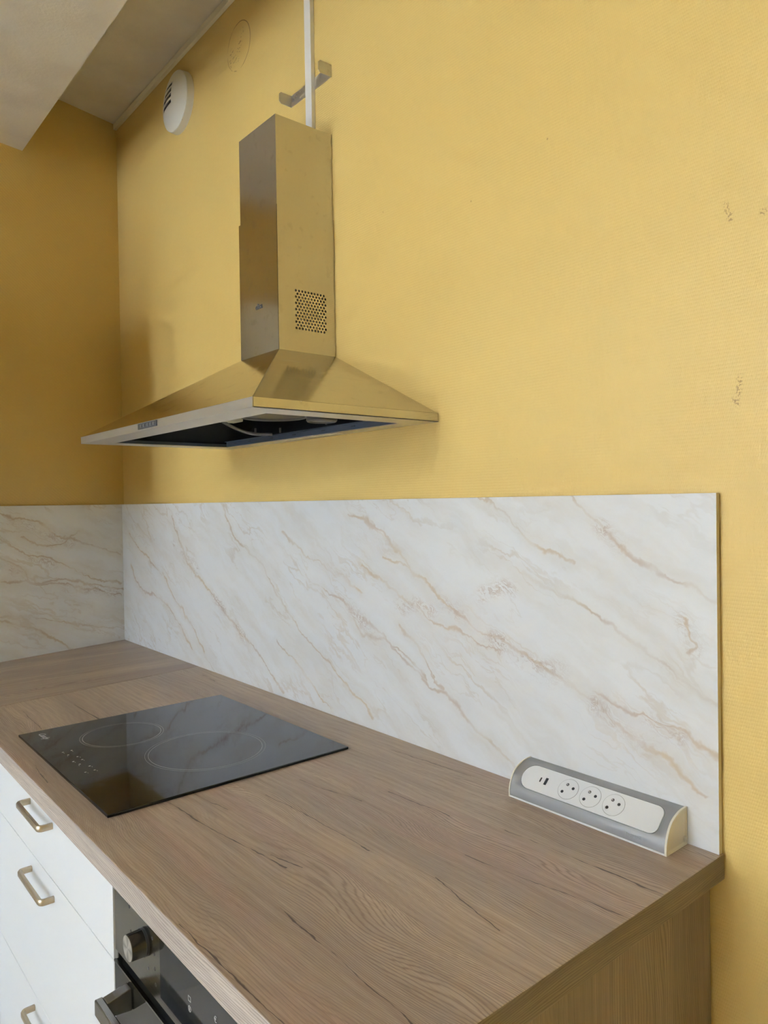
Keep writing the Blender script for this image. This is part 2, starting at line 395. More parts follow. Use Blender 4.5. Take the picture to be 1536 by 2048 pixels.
def tag(o, label, cat, group=None):
    o['label'] = label; o['category'] = cat
    if group: o['group'] = group
    return o
def struct(name, bm, mat):
    o = obj(name, bm, mat); o['kind'] = 'structure'; return o
def mk(name, mat, parent, *boxes, bev=0, smooth=False):
    bm = B()
    for b in boxes: box(bm, *b, bev=bev)
    return obj(name, bm, mat, parent, smooth)
def text(name, s, size, mat, parent, loc, rot, ext=.0002, shear=0, xs=1, bold=0):
    cu = bpy.data.curves.new('t', 'FONT'); cu.body = s; cu.size = size; cu.extrude = ext; cu.align_x = 'CENTER'; cu.align_y = 'CENTER'; cu.shear = shear; cu.offset = bold
    t = bpy.data.objects.new('t', cu); C.objects.link(t)
    bpy.context.view_layer.update()
    me = bpy.data.meshes.new_from_object(t.evaluated_get(bpy.context.evaluated_depsgraph_get()))
    bpy.data.objects.remove(t); me.materials.clear(); me.materials.append(mat)
    o = bpy.data.objects.new(name, me); C.objects.link(o); o.location = loc; o.rotation_euler = rot; o.scale = (xs, 1, 1)
    if parent: o.parent = parent
    return o

# ------------------------------------------------------------------ the room
H = 2.960; SA = .2314; sS, cS = math.sin(SA), math.cos(SA)
def onside(s, d=0.0):           # point at distance s along the side wall from the corner, d out from it
    return (s*sS + d*cS, -s*cS + d*sS)
LEND = 1.75                      # where the slanting side wall ends
RX = 4.6; LX = -1.6
bm = B(); box(bm, -.15, RX, 0, .15, 0, H); struct('wall_back', bm, M_wall)
p1 = onside(LEND)
bm = B(); prism(bm, [(0, 0), p1, (p1[0]-.22, p1[1]), (-.22, 0)], 0, H); struct('wall_left', bm, M_wall2)
bm = B(); box(bm, LX-.15, LX, RY, p1[1], 0, H); struct('wall_left_far', bm, M_ceil)
bm = B(); box(bm, LX, p1[0]-.22, p1[1], p1[1]+.15, 0, H); struct('wall_left_return', bm, M_ceil)
bm = B(); box(bm, RX, RX+.15, RY, .15, 0, H); struct('wall_right', bm, M_wall2)
bm = B(); x = LX
for (a, b, c, d) in WIN:
    box(bm, x, a, RY-.25, RY, 0, H); box(bm, a, b, RY-.25, RY, 0, c); box(bm, a, b, RY-.25, RY, d, H); x = b
box(bm, x, RX, RY-.25, RY, 0, H); struct('wall_front', bm, M_ceil)
for i, (a, b, c, d) in enumerate(WIN):
    bm = B()
    for q in ((a, a+.06, c, d), (b-.06, b, c, d), (a, b, c, c+.06), (a, b, d-.06, d), ((a+b)/2-.03, (a+b)/2+.03, c, d)):
        box(bm, q[0], q[1], RY-.16, RY-.10, q[2], q[3])
    w = struct('window_%d' % (i+1), bm, M_white)
bm = B(); box(bm, LX, RX, RY, 0, -.1, 0); struct('floor', bm, M_floor)
bm = B(); box(bm, LX, RX, RY, .15, H, H+.1); struct('ceiling', bm, M_ceil)
BZ, BY = 2.716, -.3726
bm = B()
xb = -BY*math.tan(SA)
box(bm, 0, RX, -1.55, BY, BZ, H); struct('ceiling_beam', bm, M_ceil)

# ------------------------------------------------------------------ worktops
W = .9; TH = .0386; L = 2.42; D = .7072
def worktop(name, pts, mats, label, frontdir):
    bm = B(); prism(bm, pts, W-TH, W, bev=.0012)
    me_o = obj(name, bm, mats); tag(me_o, label, 'worktop')
    for p in me_o.data.polygons:
        n = p.normal
        if abs(n.z) > .5: p.material_index = 0
        elif abs(n.x) > abs(n.y): p.material_index = 2
        else: p.material_index = 1
    return me_o
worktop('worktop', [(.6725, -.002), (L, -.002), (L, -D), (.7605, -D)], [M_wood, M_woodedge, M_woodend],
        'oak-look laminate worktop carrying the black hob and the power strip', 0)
p0 = onside(.002, .002)
pe = onside(1.55, .002); pf = (.7605 + (1.45-D)*math.tan(SA), -1.45)
worktop('worktop', [(.002, -.002), (.6715, -.002), (.7595, -D), (pf[0], -1.45), (onside(1.49)[0]+.003, -1.45)], [M_woody, M_woodend, M_woodend],
        'oak-look laminate side worktop in the far left corner, grain running across', 0)
# ------------------------------------------------------------------ splashbacks
HS = .5431; TT = .0098
bm = B(); box(bm, 0.0035, 2.4172, -.013, -.0035, W, W+HS, bev=.0006)
o = obj('splashback', bm, [M_marble, M_edge]); tag(o, 'long white marble-look splashback behind the hob and power strip', 'splashback')
for p in o.data.polygons:
    if abs(p.normal.x) > .5: p.material_index = 1
bm = B(); box(bm, -.90, .5833, -.013, -.0035, W, W+HS, bev=.0006)
o = obj('splashback', bm, M_marble2); tag(o, 'short marble-look splashback on the slanting left wall, in shade', 'splashback')
o.rotation_euler = (0, 0, PI/2+SA); q = onside(.6); o.location = (q[0], q[1], 0)
# after the turn local +x points to the corner, local -y away from the wall
# ------------------------------------------------------------------ hob
hx0, hx1, hy0, hy1 = 1.075, 1.6651, -.6587, -.1388
hob = thing('hob', 'black glass induction hob set in the oak-look worktop', 'hob', ((hx0+hx1)/2, (hy0+hy1)/2, W))
hxm, hym = (hx0+hx1)/2, (hy0+hy1)/2
bm = B(); box(bm, hx0-hxm, hx1-hxm, hy0-hym, hy1-hym, .0004, .006, bev=.0012); obj('glass_plate', bm, M_hob, hob)
for (cx, cy, r) in ((1.238, -.475, .086), (1.238, -.475, .092), (1.47, -.378, .120), (1.47, -.378, .127)):
    bm = B(); torus(bm, (cx-hxm, cy-hym, .0060), r, .0005 if r in (.086, .12) else .0003, n=96)
    obj('zone_ring', bm, M_printd, hob)
text('logo', 'Candy', .020, M_print, hob, (1.128-hxm, -.617-hym, .0062), (0, 0, 0), shear=.3)
bm = B()
for i, x in enumerate((1.275, 1.30, 1.325, 1.35, 1.375, 1.40, 1.43)):
    for dy in (-.618, -.600):
        if (i + (dy > -.61)) % 3 == 2: continue
        cyl(bm, (x-hxm, dy-hym+.004*math.sin(i*2), .0056), 'z', .0022, .0006, 10)
        box(bm, x-hxm+.005, x-hxm+.009, dy-hym, dy-hym+.001, .0056, .0061)
obj('touch_symbol', bm, M_printd, hob)
# ------------------------------------------------------------------ range hood
ox0, ox1, oy, oz, ozb = .908, 1.8186, -.4497, 1.605, 1.6236
cx0, cx1, cy, cz0, cz1, czm = 1.2765, 1.4559, -.1675, 1.8011, 2.3529, 2.1408
hc = (ox0+ox1)/2
hood = thing('range_hood', 'stainless steel pyramid range hood with chimney on the yellow wall', 'range hood', (hc, 0, oz))
def hp(x, y, z): return (x-hc, y, z-oz)
def hbox(bm, x0, x1, y0, y1, z0, z1, bev=0): box(bm, x0-hc, x1-hc, y0, y1, z0-oz, z1-oz, bev)
# canopy slopes, thin sheet
def slab(bm, quad, t=.0012):
    vs = [Vector(hp(*q)) for q in quad]; n = (vs[1]-vs[0]).cross(vs[2]-vs[0]).normalized()
    a = [bm.verts.new(v) for v in vs]; b = [bm.verts.new(v - n*t) for v in vs]
    bm.faces.new(a); bm.faces.new(b[::-1])
    for i in range(len(a)): bm.faces.new((a[i], b[i], b[(i+1) % len(a)], a[(i+1) % len(a)]))
bk = -.002
F = lambda e: [(ox0+e, oy+e, ozb), (ox1-e, oy+e, ozb)]
bm = B()
slab(bm, [(ox0+.001, oy+.001, ozb), (ox1-.001, oy+.001, ozb), (cx1, cy, cz0), (cx0, cy, cz0)])
slab(bm, [(ox1-.001, oy+.001, ozb), (ox1-.001, bk, ozb), (cx1, bk, cz0), (cx1, cy, cz0)])
slab(bm, [(ox0+.001, bk, ozb), (ox0+.001, oy+.001, ozb), (cx0, cy, cz0), (cx0, bk, cz0)])
obj('canopy', bm, M_steel_slope, hood)
mk_ = lambda name, mat, *bs, bev=0: obj(name, (lambda b: ([hbox(b, *q, bev=bev) for q in bs], b)[1])(B()), mat, hood)
mk_('front_band', M_band, (ox0, ox1, oy, oy+.002, oz, ozb-.0006))
o = mk_('side_band', M_steel_slope, (ox1-.002, ox1, oy+.0024, bk, oz, ozb-.0006))
mk_('side_band', M_steel_slope, (ox0, ox0+.002, oy+.0024, bk, oz, ozb-.0006))
# underside rim round the opening
ax0, ax1, ay0, ay1 = .972, 1.753, -.383, -.052
mk_('underside_rim', M_under, (ox0, ox1, oy+.002, ay0, oz, oz+.0015), (ox0, ax0, ay0, ay1, oz, oz+.0015), (ax1, ox1, ay0, ay1, oz, oz+.0015), (ox0, ox1, ay1, bk, oz, oz+.0015))
# black casing inside
bm = B()
slab(bm, [(ax0-.03, ay0-.03, oz+.004), (ax1+.03, ay0-.03, oz+.004), (1.44, -.155, 1.775), (1.29, -.155, 1.775)])
slab(bm, [(ax1+.03, ay0-.03, oz+.004), (ax1+.03, -.008, oz+.004), (1.44, -.008, 1.775), (1.44, -.155, 1.775)])
slab(bm, [(ax0-.03, -.008, oz+.004), (ax0-.03, ay0-.03, oz+.004), (1.29, -.155, 1.775), (1.29, -.008, 1.775)])
slab(bm, [(ax1+.03, -.006, oz+.004), (ax0-.03, -.006, oz+.004), (1.29, -.006, 1.775), (1.44, -.006, 1.775)])
obj('inner_casing', bm, M_dark, hood)
bm = B()
hbox(bm, ax0, ax1, ay1, ay1+.0015, oz+.0015, oz+.017); hbox(bm, ax0, ax1, ay1-.006, ay1, oz+.0155, oz+.017)
obj('rear_rail', bm, M_bluebar, hood)
bm = B()
for x in (1.02, 1.10, 1.22, 1.33, 1.46, 1.58, 1.69): hbox(bm, x, x+.014, ay1-.0006, ay1, oz+.007, oz+.0105)
obj('rail_slots', bm, M_black, hood)['kind'] = 'stuff'
mk_('side_rail', M_bluebar, (ax0-.0015, ax0, ay0, ay1, oz+.0015, oz+.010))
# motor, ducts, cable
bm = B(); cyl(bm, hp(1.44, -.175, 1.652), 'z', .105, .045, 48, .085); cyl(bm, hp(1.44, -.175, 1.645), 'z', .075, .008, 48, .08)
mot = obj('motor_housing', bm, M_motor, hood); auto_smooth(mot)
for r, z in ((.107, 1.655), (.094, 1.650), (.078, 1.645)):
    bm = B(); torus(bm, hp(1.44, -.175, z), r, .005, k=8, flat=1); obj('motor_ring', bm, M_cable if r < .1 else M_motor, mot, smooth=True)
bm = B(); cyl(bm, hp(1.615, -.16, 1.617), 'z', .034, .03, 32); o = obj('lamp_holder', bm, M_motor, hood); auto_smooth(o)
bm = B(); torus(bm, hp(1.615, -.16, 1.617), .03, .003, k=8, flat=1); obj('lamp_ring', bm, M_cable, o, smooth=True)
for (x, y) in ((1.30, -.07), (1.26, -.12), (1.52, -.08)):
    bm = B(); cyl(bm, hp(x, y, 1.622), 'z', .0028, .012, 10); obj('screw', bm, M_motor, hood)
bm = B(); path = []
for i in range(20):
    t = i/19; path.append(hp(1.20+.06*t, -.22+.15*t, 1.672-.052*math.sin(min(1, t*1.25)*PI/2)))
tube(bm, path, .0042); obj('cable', bm, M_cable, hood, smooth=True)
mk_('junction_box', M_cream, (1.20, 1.25, -.21, -.15, 1.650, 1.675), bev=.002)
# lamp lens on the rear rim
bm = B(); pts = []
for i in range(24):
    a = 2*PI*i/24; pts.append((1.365-hc+.150*math.copysign(abs(math.cos(a))**.6, math.cos(a)), -.027+.012*math.copysign(abs(math.sin(a))**.7, math.sin(a))))
prism(bm, pts, -.0012, .001); obj('lamp_lens', bm, M_lens, hood)
# controls
ctl = mk_('control_panel', M_black, (1.309, 1.413, oy-.0022, oy, 1.6085, 1.6215), bev=.0008)
for i in range(5):
    bm = B(); x = 1.326+i*.0165 + (.004 if i > 1 else 0); hbox(bm, x, x+.0085, oy-.0042, oy-.0022, 1.6115, 1.6185, bev=.0012)
    obj('button', bm, MT('button_grey', .3, .3, (.16, .16, .16)).m if i == 0 else bpy.data.materials['button_grey'], ctl)
# chimney, lower section with punched grille
t = .0012
bm = B()
hbox(bm, cx0, cx1, cy, cy+t, cz0, czm)
hbox(bm, cx0, cx0+t, cy+t, bk, cz0, czm)
hbox(bm, cx0+.002, cx1-.002, cy+.01, cy+.011, cz0, cz0+.001)
# right side sheet with holes: y from cy to 0, z cz0..czm
gy0, gy1, gz0, gz1 = -.1215, -.0265, 1.8535, 1.9505
rows = 13; pz = (gz1-gz0)/rows; ncol = 10; py = (gy1-gy0)/(ncol+.5)
def quadx(bm, y0, y1, z0, z1):
    v = [bm.verts.new(hp(cx1, y, z)) for y, z in ((y0, z0), (y1, z0), (y1, z1), (y0, z1))]; bm.faces.new(v)
quadx(bm, cy, bk, cz0, gz0); quadx(bm, cy, bk, gz1, czm); quadx(bm, cy, gy0, gz0, gz1); quadx(bm, gy1, bk, gz0, gz1)
for r_ in range(rows):
    z0 = gz0 + r_*pz; off = 0 if r_ % 2 == 0 else py/2
    if off: quadx(bm, gy0, gy0+off, z0, z0+pz)
    else: quadx(bm, gy1-py/2, gy1, z0, z0+pz)
    for c_ in range(ncol):
        if True:
            y0 = gy0 + off + c_*py; N = 12; rad = .0030
            cyy, czz = y0+py/2, z0+pz/2; ring = []; out = []; inn = []
            for k in range(N):
                a = 2*PI*(k+.5)/N; dy, dz = math.cos(a), math.sin(a)
                sc = 1/max(abs(dy)/(py/2), abs(dz)/(pz/2))
                out.append(bm.verts.new(hp(cx1, cyy+dy*sc, czz+dz*sc)))
                ring.append(bm.verts.new(hp(cx1, cyy+dy*rad, czz+dz*rad))); inn.append(bm.verts.new(hp(cx1-.0016, cyy+dy*rad, czz+dz*rad)))
            for k in range(N):
                k2 = (k+1) % N
                f1 = [out[k], out[k2], ring[k2], ring[k]]
                # keep the corner of the cell
                a1 = math.atan2(out[k].co.z-(czz-oz), out[k].co.y-cyy); a2 = math.atan2(out[k2].co.z-(czz-oz), out[k2].co.y-cyy)
                same_y = abs(abs(out[k].co.y-cyy)-py/2) < 1e-7; same_y2 = abs(abs(out[k2].co.y-cyy)-py/2) < 1e-7
                if same_y != same_y2:
                    cyc = cyy + math.copysign(py/2, out[k].co.y-cyy if same_y else out[k2].co.y-cyy)
                    czc = czz + math.copysign(pz/2, (out[k2].co.z if same_y else out[k].co.z)-(czz-oz))
                    f1 = [out[k], bm.verts.new(hp(cx1, cyc, czc)), out[k2], ring[k2], ring[k]]
                bm.faces.new(f1); bm.faces.new((ring[k], ring[k2], inn[k2], inn[k]))
low = obj('lower_chimney', bm, M_steel, hood)
bm = B(); hbox(bm, cx1-.010, cx1-.009, cy+.012, bk-.006, cz0+.02, gz1+.03)
obj('inner_duct', bm, MT('dull_inner_duct', .5, .6, (.30, .26, .19)).m, low)
text('logo', 'elica', .0185, M_printb, low, hp(1.369, cy-.0003, 1.9185), (PI/2, 0, 0), ext=.0003, bold=.0004)
e = .003
mk_('upper_chimney', M_steel, (cx0+e, cx1-e, cy+e, cy+e+t, cz0+.2, cz1), (cx0+e, cx0+e+t, cy+e+t, bk, cz0+.2, cz1), (cx1-e-t, cx1-e, cy+e+t, bk, cz0+.2, cz1))
# ------------------------------------------------------------------ power strip
px0, px1 = 2.0625, 2.3665
ps = thing('power_strip', 'grey and white corner power strip with three sockets, standing against the splashback', 'power strip', ((px0+px1)/2, -.0135, W))
pl = (px1-px0)/2
prof = [(.000, .0570), (.010, .0566), (.020, .0552)]
A0, A1 = (.0210, .0553), (.0587, .0225)                # ends of the flat chord
def shellprof(b):
    P = [(.0, .0572), (.012, .0566), A0]
    for k in range(1, 12):
        u = k/12; x = A0[0]+(A1[0]-A0[0])*u; z = A0[1]+(A1[1]-A0[1])*u; bul = b*.0075*math.sin(PI*u)
        P.append((x+bul*.70, z+bul*.70))
    P += [A1, (.0610, .0130), (.0616, .006), (.0616, .0028)]
    return P
xs = [-pl+.0022+i*(2*pl-.0044)/60 for i in range(61)]
bm = B(); rings = []
def sstep(t): t = max(0, min(1, t)); return t*t*(3-2*t)
for x in xs:
    b = max(1-sstep((x+pl-.003)/.0125), 1-sstep((pl-.004-x)/.0150))
    rings.append([bm.verts.new((x, -d, z)) for d, z in shellprof(b)])
for a, b in zip(rings, rings[1:]):
    for k in range(len(a)-1): bm.faces.new((a[k], b[k], b[k+1], a[k+1]))
o = obj('shell', bm, M_grey, ps); auto_smooth(o, 50)
def capprof(g=0.0):
    P = shellprof(1.0); P = [(d+g if d > .004 else d, z+g) for d, z in P]
    return P[:-1] + [(P[-1][0], .0)] + [(0, 0)]
for s in (-1, 1):
    bm = B(); x0 = s*pl - (.0022 if s > 0 else 0); P = capprof(.0012)
    a = [bm.verts.new((x0, -d, z)) for d, z in P]; b = [bm.verts.new((x0+.0022, -d, z)) for d, z in P]
    bm.faces.new(a); bm.faces.new(b[::-1]); n = len(P)
    for i in range(n): bm.faces.new((a[i], a[(i+1) % n], b[(i+1) % n], b[i]))
    cap = obj('end_cap', bm, M_cream, ps)
    if s > 0:
        cc = Vector((0, -.030, .027))
        def sc(P, f): return [(.030+(d-.030)*f, .027+(z-.027)*f) for d, z in P]
        P1, P2 = sc(P, .92), sc(P, .80); bm = B()
        a = [bm.verts.new((pl+.0012, -d, z)) for d, z in P]; b = [bm.verts.new((pl+.0012, -d, z)) for d, z in P1]; c = [bm.verts.new((pl+.00015, -d, z)) for d, z in P2]
        z_ = [bm.verts.new((pl, -d, z)) for d, z in P]
        for i in range(n):
            j = (i+1) % n
            bm.faces.new((a[i], a[j], b[j], b[i])); bm.faces.new((b[i], b[j], c[j], c[i])); bm.faces.new((z_[i], z_[j], a[j], a[i]))
        bm.faces.new(c)
        obj('cap_rim', bm, M_cream, cap)
        bm = B(); cyl(bm, (pl-.001, -.007, .010), 'x', .0045, .004, 14); obj('screw_cover', bm, M_cream, cap)
bm = B(); box(bm, -pl+.002, pl-.002, -.0625, 0, 0, .0026); obj('base', bm, M_white, ps)
# face plate on the chord plane
o0 = Vector((0, -(A0[0]+A1[0])/2, (A0[1]+A1[1])/2)); dv = Vector((0, -(A0[0]-A1[0]), A0[1]-A1[1])); clen = dv.length; V_ = dv.normalized(); U_ = Vector((1, 0, 0)); N_ = U_.cross(V_)
MP = Matrix((U_, V_, N_)).transposed().to_4x4(); MP.translation = o0
def onplate(name, bm, mat, par, off=(0,0,0)):
    bm.transform(MP @ Matrix.Translation(off)); return obj(name, bm, mat, par)
def rrect(x0, x1, y0, y1, rl, rr, n=8):
    P = []
    for (cx_, cy_, r, a0) in ((x1-rr, y1-rr, rr, 0), (x0+rl, y1-rl, rl, 90), (x0+rl, y0+rl, rl, 180), (x1-rr, y0+rr, rr, 270)):
        for k in range(n+1):
            a = math.radians(a0+90*k/n); P.append((cx_+r*math.cos(a), cy_+r*math.sin(a)))
    return P
hw = clen/2-.0015
bm = B(); prism(bm, rrect(-pl+.016, pl-.020, -hw, hw, hw*.96, .013), -.0012, .0014, bev=.0004)
plate = onplate('face_plate', bm, M_white, ps)
bm = B(); prism(bm, rrect(-pl+.0148, pl-.0188, -hw-.0012, hw+.0012, hw*.98, .0135), -.0012, .0004)
onplate('plate_seal', bm, MT('dark_grey_seam', .5, 0, srgb(104, 103, 98)).m, ps)
SX = [2.1765-(px0+px1)/2, 2.2205-(px0+px1)/2, 2.2645-(px0+px1)/2]
for x in SX:
    bm = B(); cyl(bm, (x, 0, .0012), 'z', .0185, .0008, 48)
    so = onplate('socket', bm, M_white, ps)
    bm = B(); torus(bm, (x, 0, .0015), .0189, .00035, n=48); onplate('outline', bm, M_groove, so)
    for (dx, dy) in ((-.0075, -.0065), (.0095, .0045)):
        bm = B(); cyl(bm, (x+dx-.001, dy-.001, .00205), 'z', .0027, .0002, 16); onplate('contact_hole', bm, M_black, so)
    bm = B(); cyl(bm, (x-.0045, .0075, .0020), 'z', .0027, .0003, 16); pin = onplate('earth_pin', bm, M_motor, so)
    bm = B(); cyl(bm, (x-.0042, .0072, .0022), 'z', .0013, .003, 12); onplate('earth_pin', bm, M_band, so)
ux = 2.127-(px0+px1)/2
bm = B(); prism(bm, rrect(ux-.0105, ux-.0075, -.0045, .0045, .0012, .0012, 3), .0012, .0016); onplate('port', bm, M_black, ps)
bm = B(); box(bm, ux, ux+.0052, -.0068, .0068, .0012, .0016); onplate('port', bm, M_black, ps)
bm = B(); torus(bm, (ux-.0035, 0, .0013), .0016, .0003, n=16); torus(bm, (ux-.0035, .003, .0013), .0013, .0003, n=16); onplate('charge_symbol', bm, M_groove, ps)
text('logo', 'legrand', .009, MT('pale_relief_print', .5, .2, srgb(160, 158, 154)).m, ps, (2.312-(px0+px1)/2, -.0618, .0125), (PI/2, 0, 0))
# ------------------------------------------------------------------ base units
FY = -.690; FT = .019
cab = thing('drawer_cabinet', 'white drawer unit with three champagne bar handles beneath the hob', 'cabinet', (1.372, 0, 0))
kx0, kx1 = .972-1.372, 1.773-1.372
bm = B(); box(bm, kx0, kx1, FY+FT+.002, -.05, .12, W-TH-.0005); obj('carcass', bm, M_carc, cab)
bm = B(); box(bm, kx0, kx1, FY+.06, FY+.075, .0, .12); obj('plinth', bm, M_carc, cab)
def handle(par, cx, z):
    bm = B(); hw_ = .0785; yo = FY-.0245
    # rounded flat bar, swept round the two corners
    pts = [(-hw_, FY)]; r = .008
    for k in range(5): a = math.radians(180+90*k/4); pts.append((-hw_+r+r*math.cos(a), yo+r+r*math.sin(a)))
    for k in range(5): a = math.radians(270+90*k/4); pts.append((hw_-r+r*math.cos(a), yo+r+r*math.sin(a)))
    pts.append((hw_, FY)); rings = []
    for i, (x, y) in enumerate(pts):
        a = Vector(pts[max(i-1, 0)]); b = Vector(pts[min(i+1, len(pts)-1)]); d = (b-a).normalized(); nn = Vector((d.y, -d.x))
        prof_ = [(-.0042, -.0035), (-.0025, -.0058), (.0025, -.0058), (.0042, -.0035), (.0042, .0035), (.0025, .0058), (-.0025, .0058), (-.0042, .0035)]
        rings.append([bm.verts.new((cx+x+nn.x*p, y+nn.y*p, z+q)) for p, q in prof_])
    for A_, B_ in zip(rings, rings[1:]):
        for k in range(8): bm.faces.new((A_[k], A_[(k+1) % 8], B_[(k+1) % 8], B_[k]))
    bm.faces.new(rings[0]); bm.faces.new(rings[-1])
    o = obj('handle', bm, M_bronze, par); auto_smooth(o, 40)
g = .0012
for (z0, z1, hz) in ((.7185, W-TH-.003, .826), (.4215, .7175, .6845), (.124, .4205, .392)):
    bm = B(); box(bm, kx0+g, kx1-g, FY, FY+FT, z0+g*.3, z1-g*.3, bev=.0009)
    d_ = obj('drawer', bm, M_lac, cab); handle(d_, 0, hz)
# corner unit
bm = B()
q0 = onside(.06, .03)
cc_ = thing('corner_cabinet', 'white corner base unit left of the drawer unit', 'cabinet', (.5, -.4, 0))
bm = B(); prism(bm, [(.08-.5, -.05+.4), (.968-.5, -.05+.4), (.968-.5, FY+.4), (.80-.5, FY+.4), (.93-.5, -1.40+.4), (.42-.5, -1.40+.4)], .0, W-TH-.001); obj('carcass', bm, M_carc, cc_)
bm = B(); box(bm, .80-.5, .968-.5, FY+.4-.001, FY+.4-.018, .124, W-TH-.003, bev=.0008); obj('filler_panel', bm, M_lac, cc_)
# end panel
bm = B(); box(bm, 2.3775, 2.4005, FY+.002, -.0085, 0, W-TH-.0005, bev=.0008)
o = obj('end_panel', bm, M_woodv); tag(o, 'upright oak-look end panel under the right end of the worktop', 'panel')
# ------------------------------------------------------------------ oven
ov0, ov1 = 1.7765, 2.3745; ovc = (ov0+ov1)/2
ov = thing('oven', 'built-in dark steel oven with round knob under the worktop', 'oven', (ovc, 0, 0))
def ob(x0, x1, y0, y1, z0, z1): return (x0-ovc, x1-ovc, y0, y1, z0, z1)
mk('casing', M_black, ov, ob(ov0+.004, ov1-.004, FY+.010, -.12, .268, .855))
mk('trim_strip', M_ovens, ov, ob(ov0+.001, ov0+.006, FY+.004, FY+.012, .268, .8605), bev=.0006)
PZ = .7425
cp = mk('control_panel', M_ovens, ov, ob(ov0+.0075, ov1-.001, FY-.001, FY+.012, PZ, .8605), bev=.0008)
mk('display_glass', M_oglass, cp, ob(1.9595, 2.19, FY-.0022, FY-.001, .7560, .8600), bev=.0004)
def knob(kx, kz):
    bm = B(); cyl(bm, (kx-ovc, FY-.001, kz), Vector((0, -1, 0)), .0195, .004, 40); ring = obj('knob_ring', bm, M_black, cp); auto_smooth(ring)
    bm = B(); cyl(bm, (kx-ovc, FY-.004, kz), Vector((0, -1, 0)), .0188, .021, 48, .0182); k = obj('knob', bm, M_knob, cp); auto_smooth(k)
    bm = B(); cyl(bm, (0, 0, 0), Vector((0, -1, 0)), .0176, .0008, 48); obj('knob_face', bm, M_knobf, k, loc=(kx-ovc, FY-.0250, kz))
    bm = B(); box(bm, kx-ovc-.001, kx-ovc+.001, FY-.0245, FY-.006, kz+.0183, kz+.0192); obj('pointer', bm, M_black, k)
knob(1.903, .808); knob(2.26, .808)
bm = B()
for (x, z, r) in ((1.869, .843, .003), (1.846, .835, .0018), (1.932, .826, .002), (1.938, .806, .0016), (1.938, .785, .0022), (1.915, .775, .0016), (1.942, .765, .0022), (1.85, .80, .0014)):
    torus_c = (x-ovc, FY-.0014, z)
    b2 = B(); torus(b2, (0, 0, 0), r, .0005, n=14); b2.transform(Matrix.Translation(torus_c) @ Matrix.Rotation(PI/2, 4, 'X')); join(bm, b2)
obj('dial_marks', bm, M_printb, cp)['kind'] = 'stuff'
text('touch_symbol', '\u25b3', .006, M_print, cp, (2.049-ovc, FY-.0025, .800), (PI/2, 0, 0)) if False else None
bm = B()
b2 = B(); torus(b2, (0, 0, 0), .0036, .0006, n=20); b2.transform(Matrix.Translation((2.0535-ovc, FY-.0024, .790)) @ Matrix.Rotation(PI/2, 4, 'X')); join(bm, b2)
for (x, z, w_, h_) in ((2.0535, .790, .0012, .004), (2.050, .803, .0010, .006), (2.057, .803, .0010, .006), (2.0535, .806, .007, .001), (2.0535, .800, .007, .001)):
    box(bm, x-ovc-w_/2, x-ovc+w_/2, FY-.0026, FY-.0022, z-h_/2, z+h_/2)
obj('touch_symbol', bm, M_print, cp)
text('touch_symbol', '\u20ac', .011, M_print, cp, (2.126-ovc, FY-.0026, .815), (PI/2, 0, 0))
door = mk('door', M_oglass, ov, ob(ov0+.0075, ov1-.001, FY-.003, FY+.010, .275, PZ-.015), bev=.001)
mk('door_trim', M_ovens, door, ob(ov0+.0075, ov1-.001, FY-.004, FY-.0005, PZ-.0175, PZ-.0145))
yo = FY-.044
x0, x1 = 1.856-ovc, 2.306-ovc
bm = B(); box(bm, x0-.020, x1+.020, yo-.008, yo+.004, .688, .712, bev=.002)
obj('handle', bm, M_ovens, door)
for sgn, xx in ((-1, x0), (1, x1)):
    bm = B(); a = xx-.019 if sgn < 0 else xx-.001; b = a+.020
    v = [bm.verts.new(q) for q in ((a, FY-.003, .684), (b, FY-.003, .684), (b, FY-.003, .718), (a, FY-.003, .718),
                                   (a, yo+.0035, .689), (b, yo+.0035, .689), (b, yo+.0035, .711), (a, yo+.0035, .711))]
    for q in ((3,2,1,0),(4,5,6,7),(0,1,5,4),(1,2,6,5),(2,3,7,6),(3,0,4,7)): bm.faces.new([v[i] for i in q])
    bmesh.ops.bevel(bm, geom=list(bm.edges), offset=.002, segments=2, profile=.5, affect='EDGES')
    obj('handle_post', bm, M_ovens, door)
mk('lower_panel', M_carc, ov, ob(ov0+.002, ov1-.002, FY, FY+.018, .124, .266))
# ------------------------------------------------------------------ wall fittings
vt = thing('air_vent', 'round white ventilation outlet high on the yellow wall near the corner', 'vent', (.600, 0, 2.792))
bm = B(); cyl(bm, (0, -.0005, 0), Vector((0, -1, 0)), .0985, .022, 64, .0965); o = obj('mounting_ring', bm, M_ventw, vt); auto_smooth(o)
# dome face, lathed about -y, with louvre openings cut from its upper half
VS = (-.004, .0155, .035, .0545)
bm = B()
def dome(r): return -.022 - .016*(1-(r/.0955)**2)
def isslot(x, z):
    return -.080 < x < .004 and any(abs(z-zz) < .0064 for zz in VS) and x*x+z*z < .084**2
G = 76; step = .192/G; grid = {}
def gp(i, j):
    if (i, j) not in grid:
        x = -.096+i*step; z = -.096+j*step; r = math.hypot(x, z)
        if r > .0955: x, z = x/r*.0955, z/r*.0955; r = .0955
        grid[(i, j)] = bm.verts.new((x, dome(r), z))
    return grid[(i, j)]
for i in range(G):
    for j in range(G):
        xc, zc = -.096+(i+.5)*step, -.096+(j+.5)*step
        if math.hypot(xc, zc) > .0968 or isslot(xc, zc): continue
        vs = [gp(i, j), gp(i+1, j), gp(i+1, j+1), gp(i, j+1)]
        vs2 = []
        for v in vs:
            if all((v.co-u.co).length > 1e-6 for u in vs2): vs2.append(v)
        if len(vs2) > 2: bm.faces.new(vs2)
face = obj('front_cover', bm, M_ventw, vt, smooth=True)
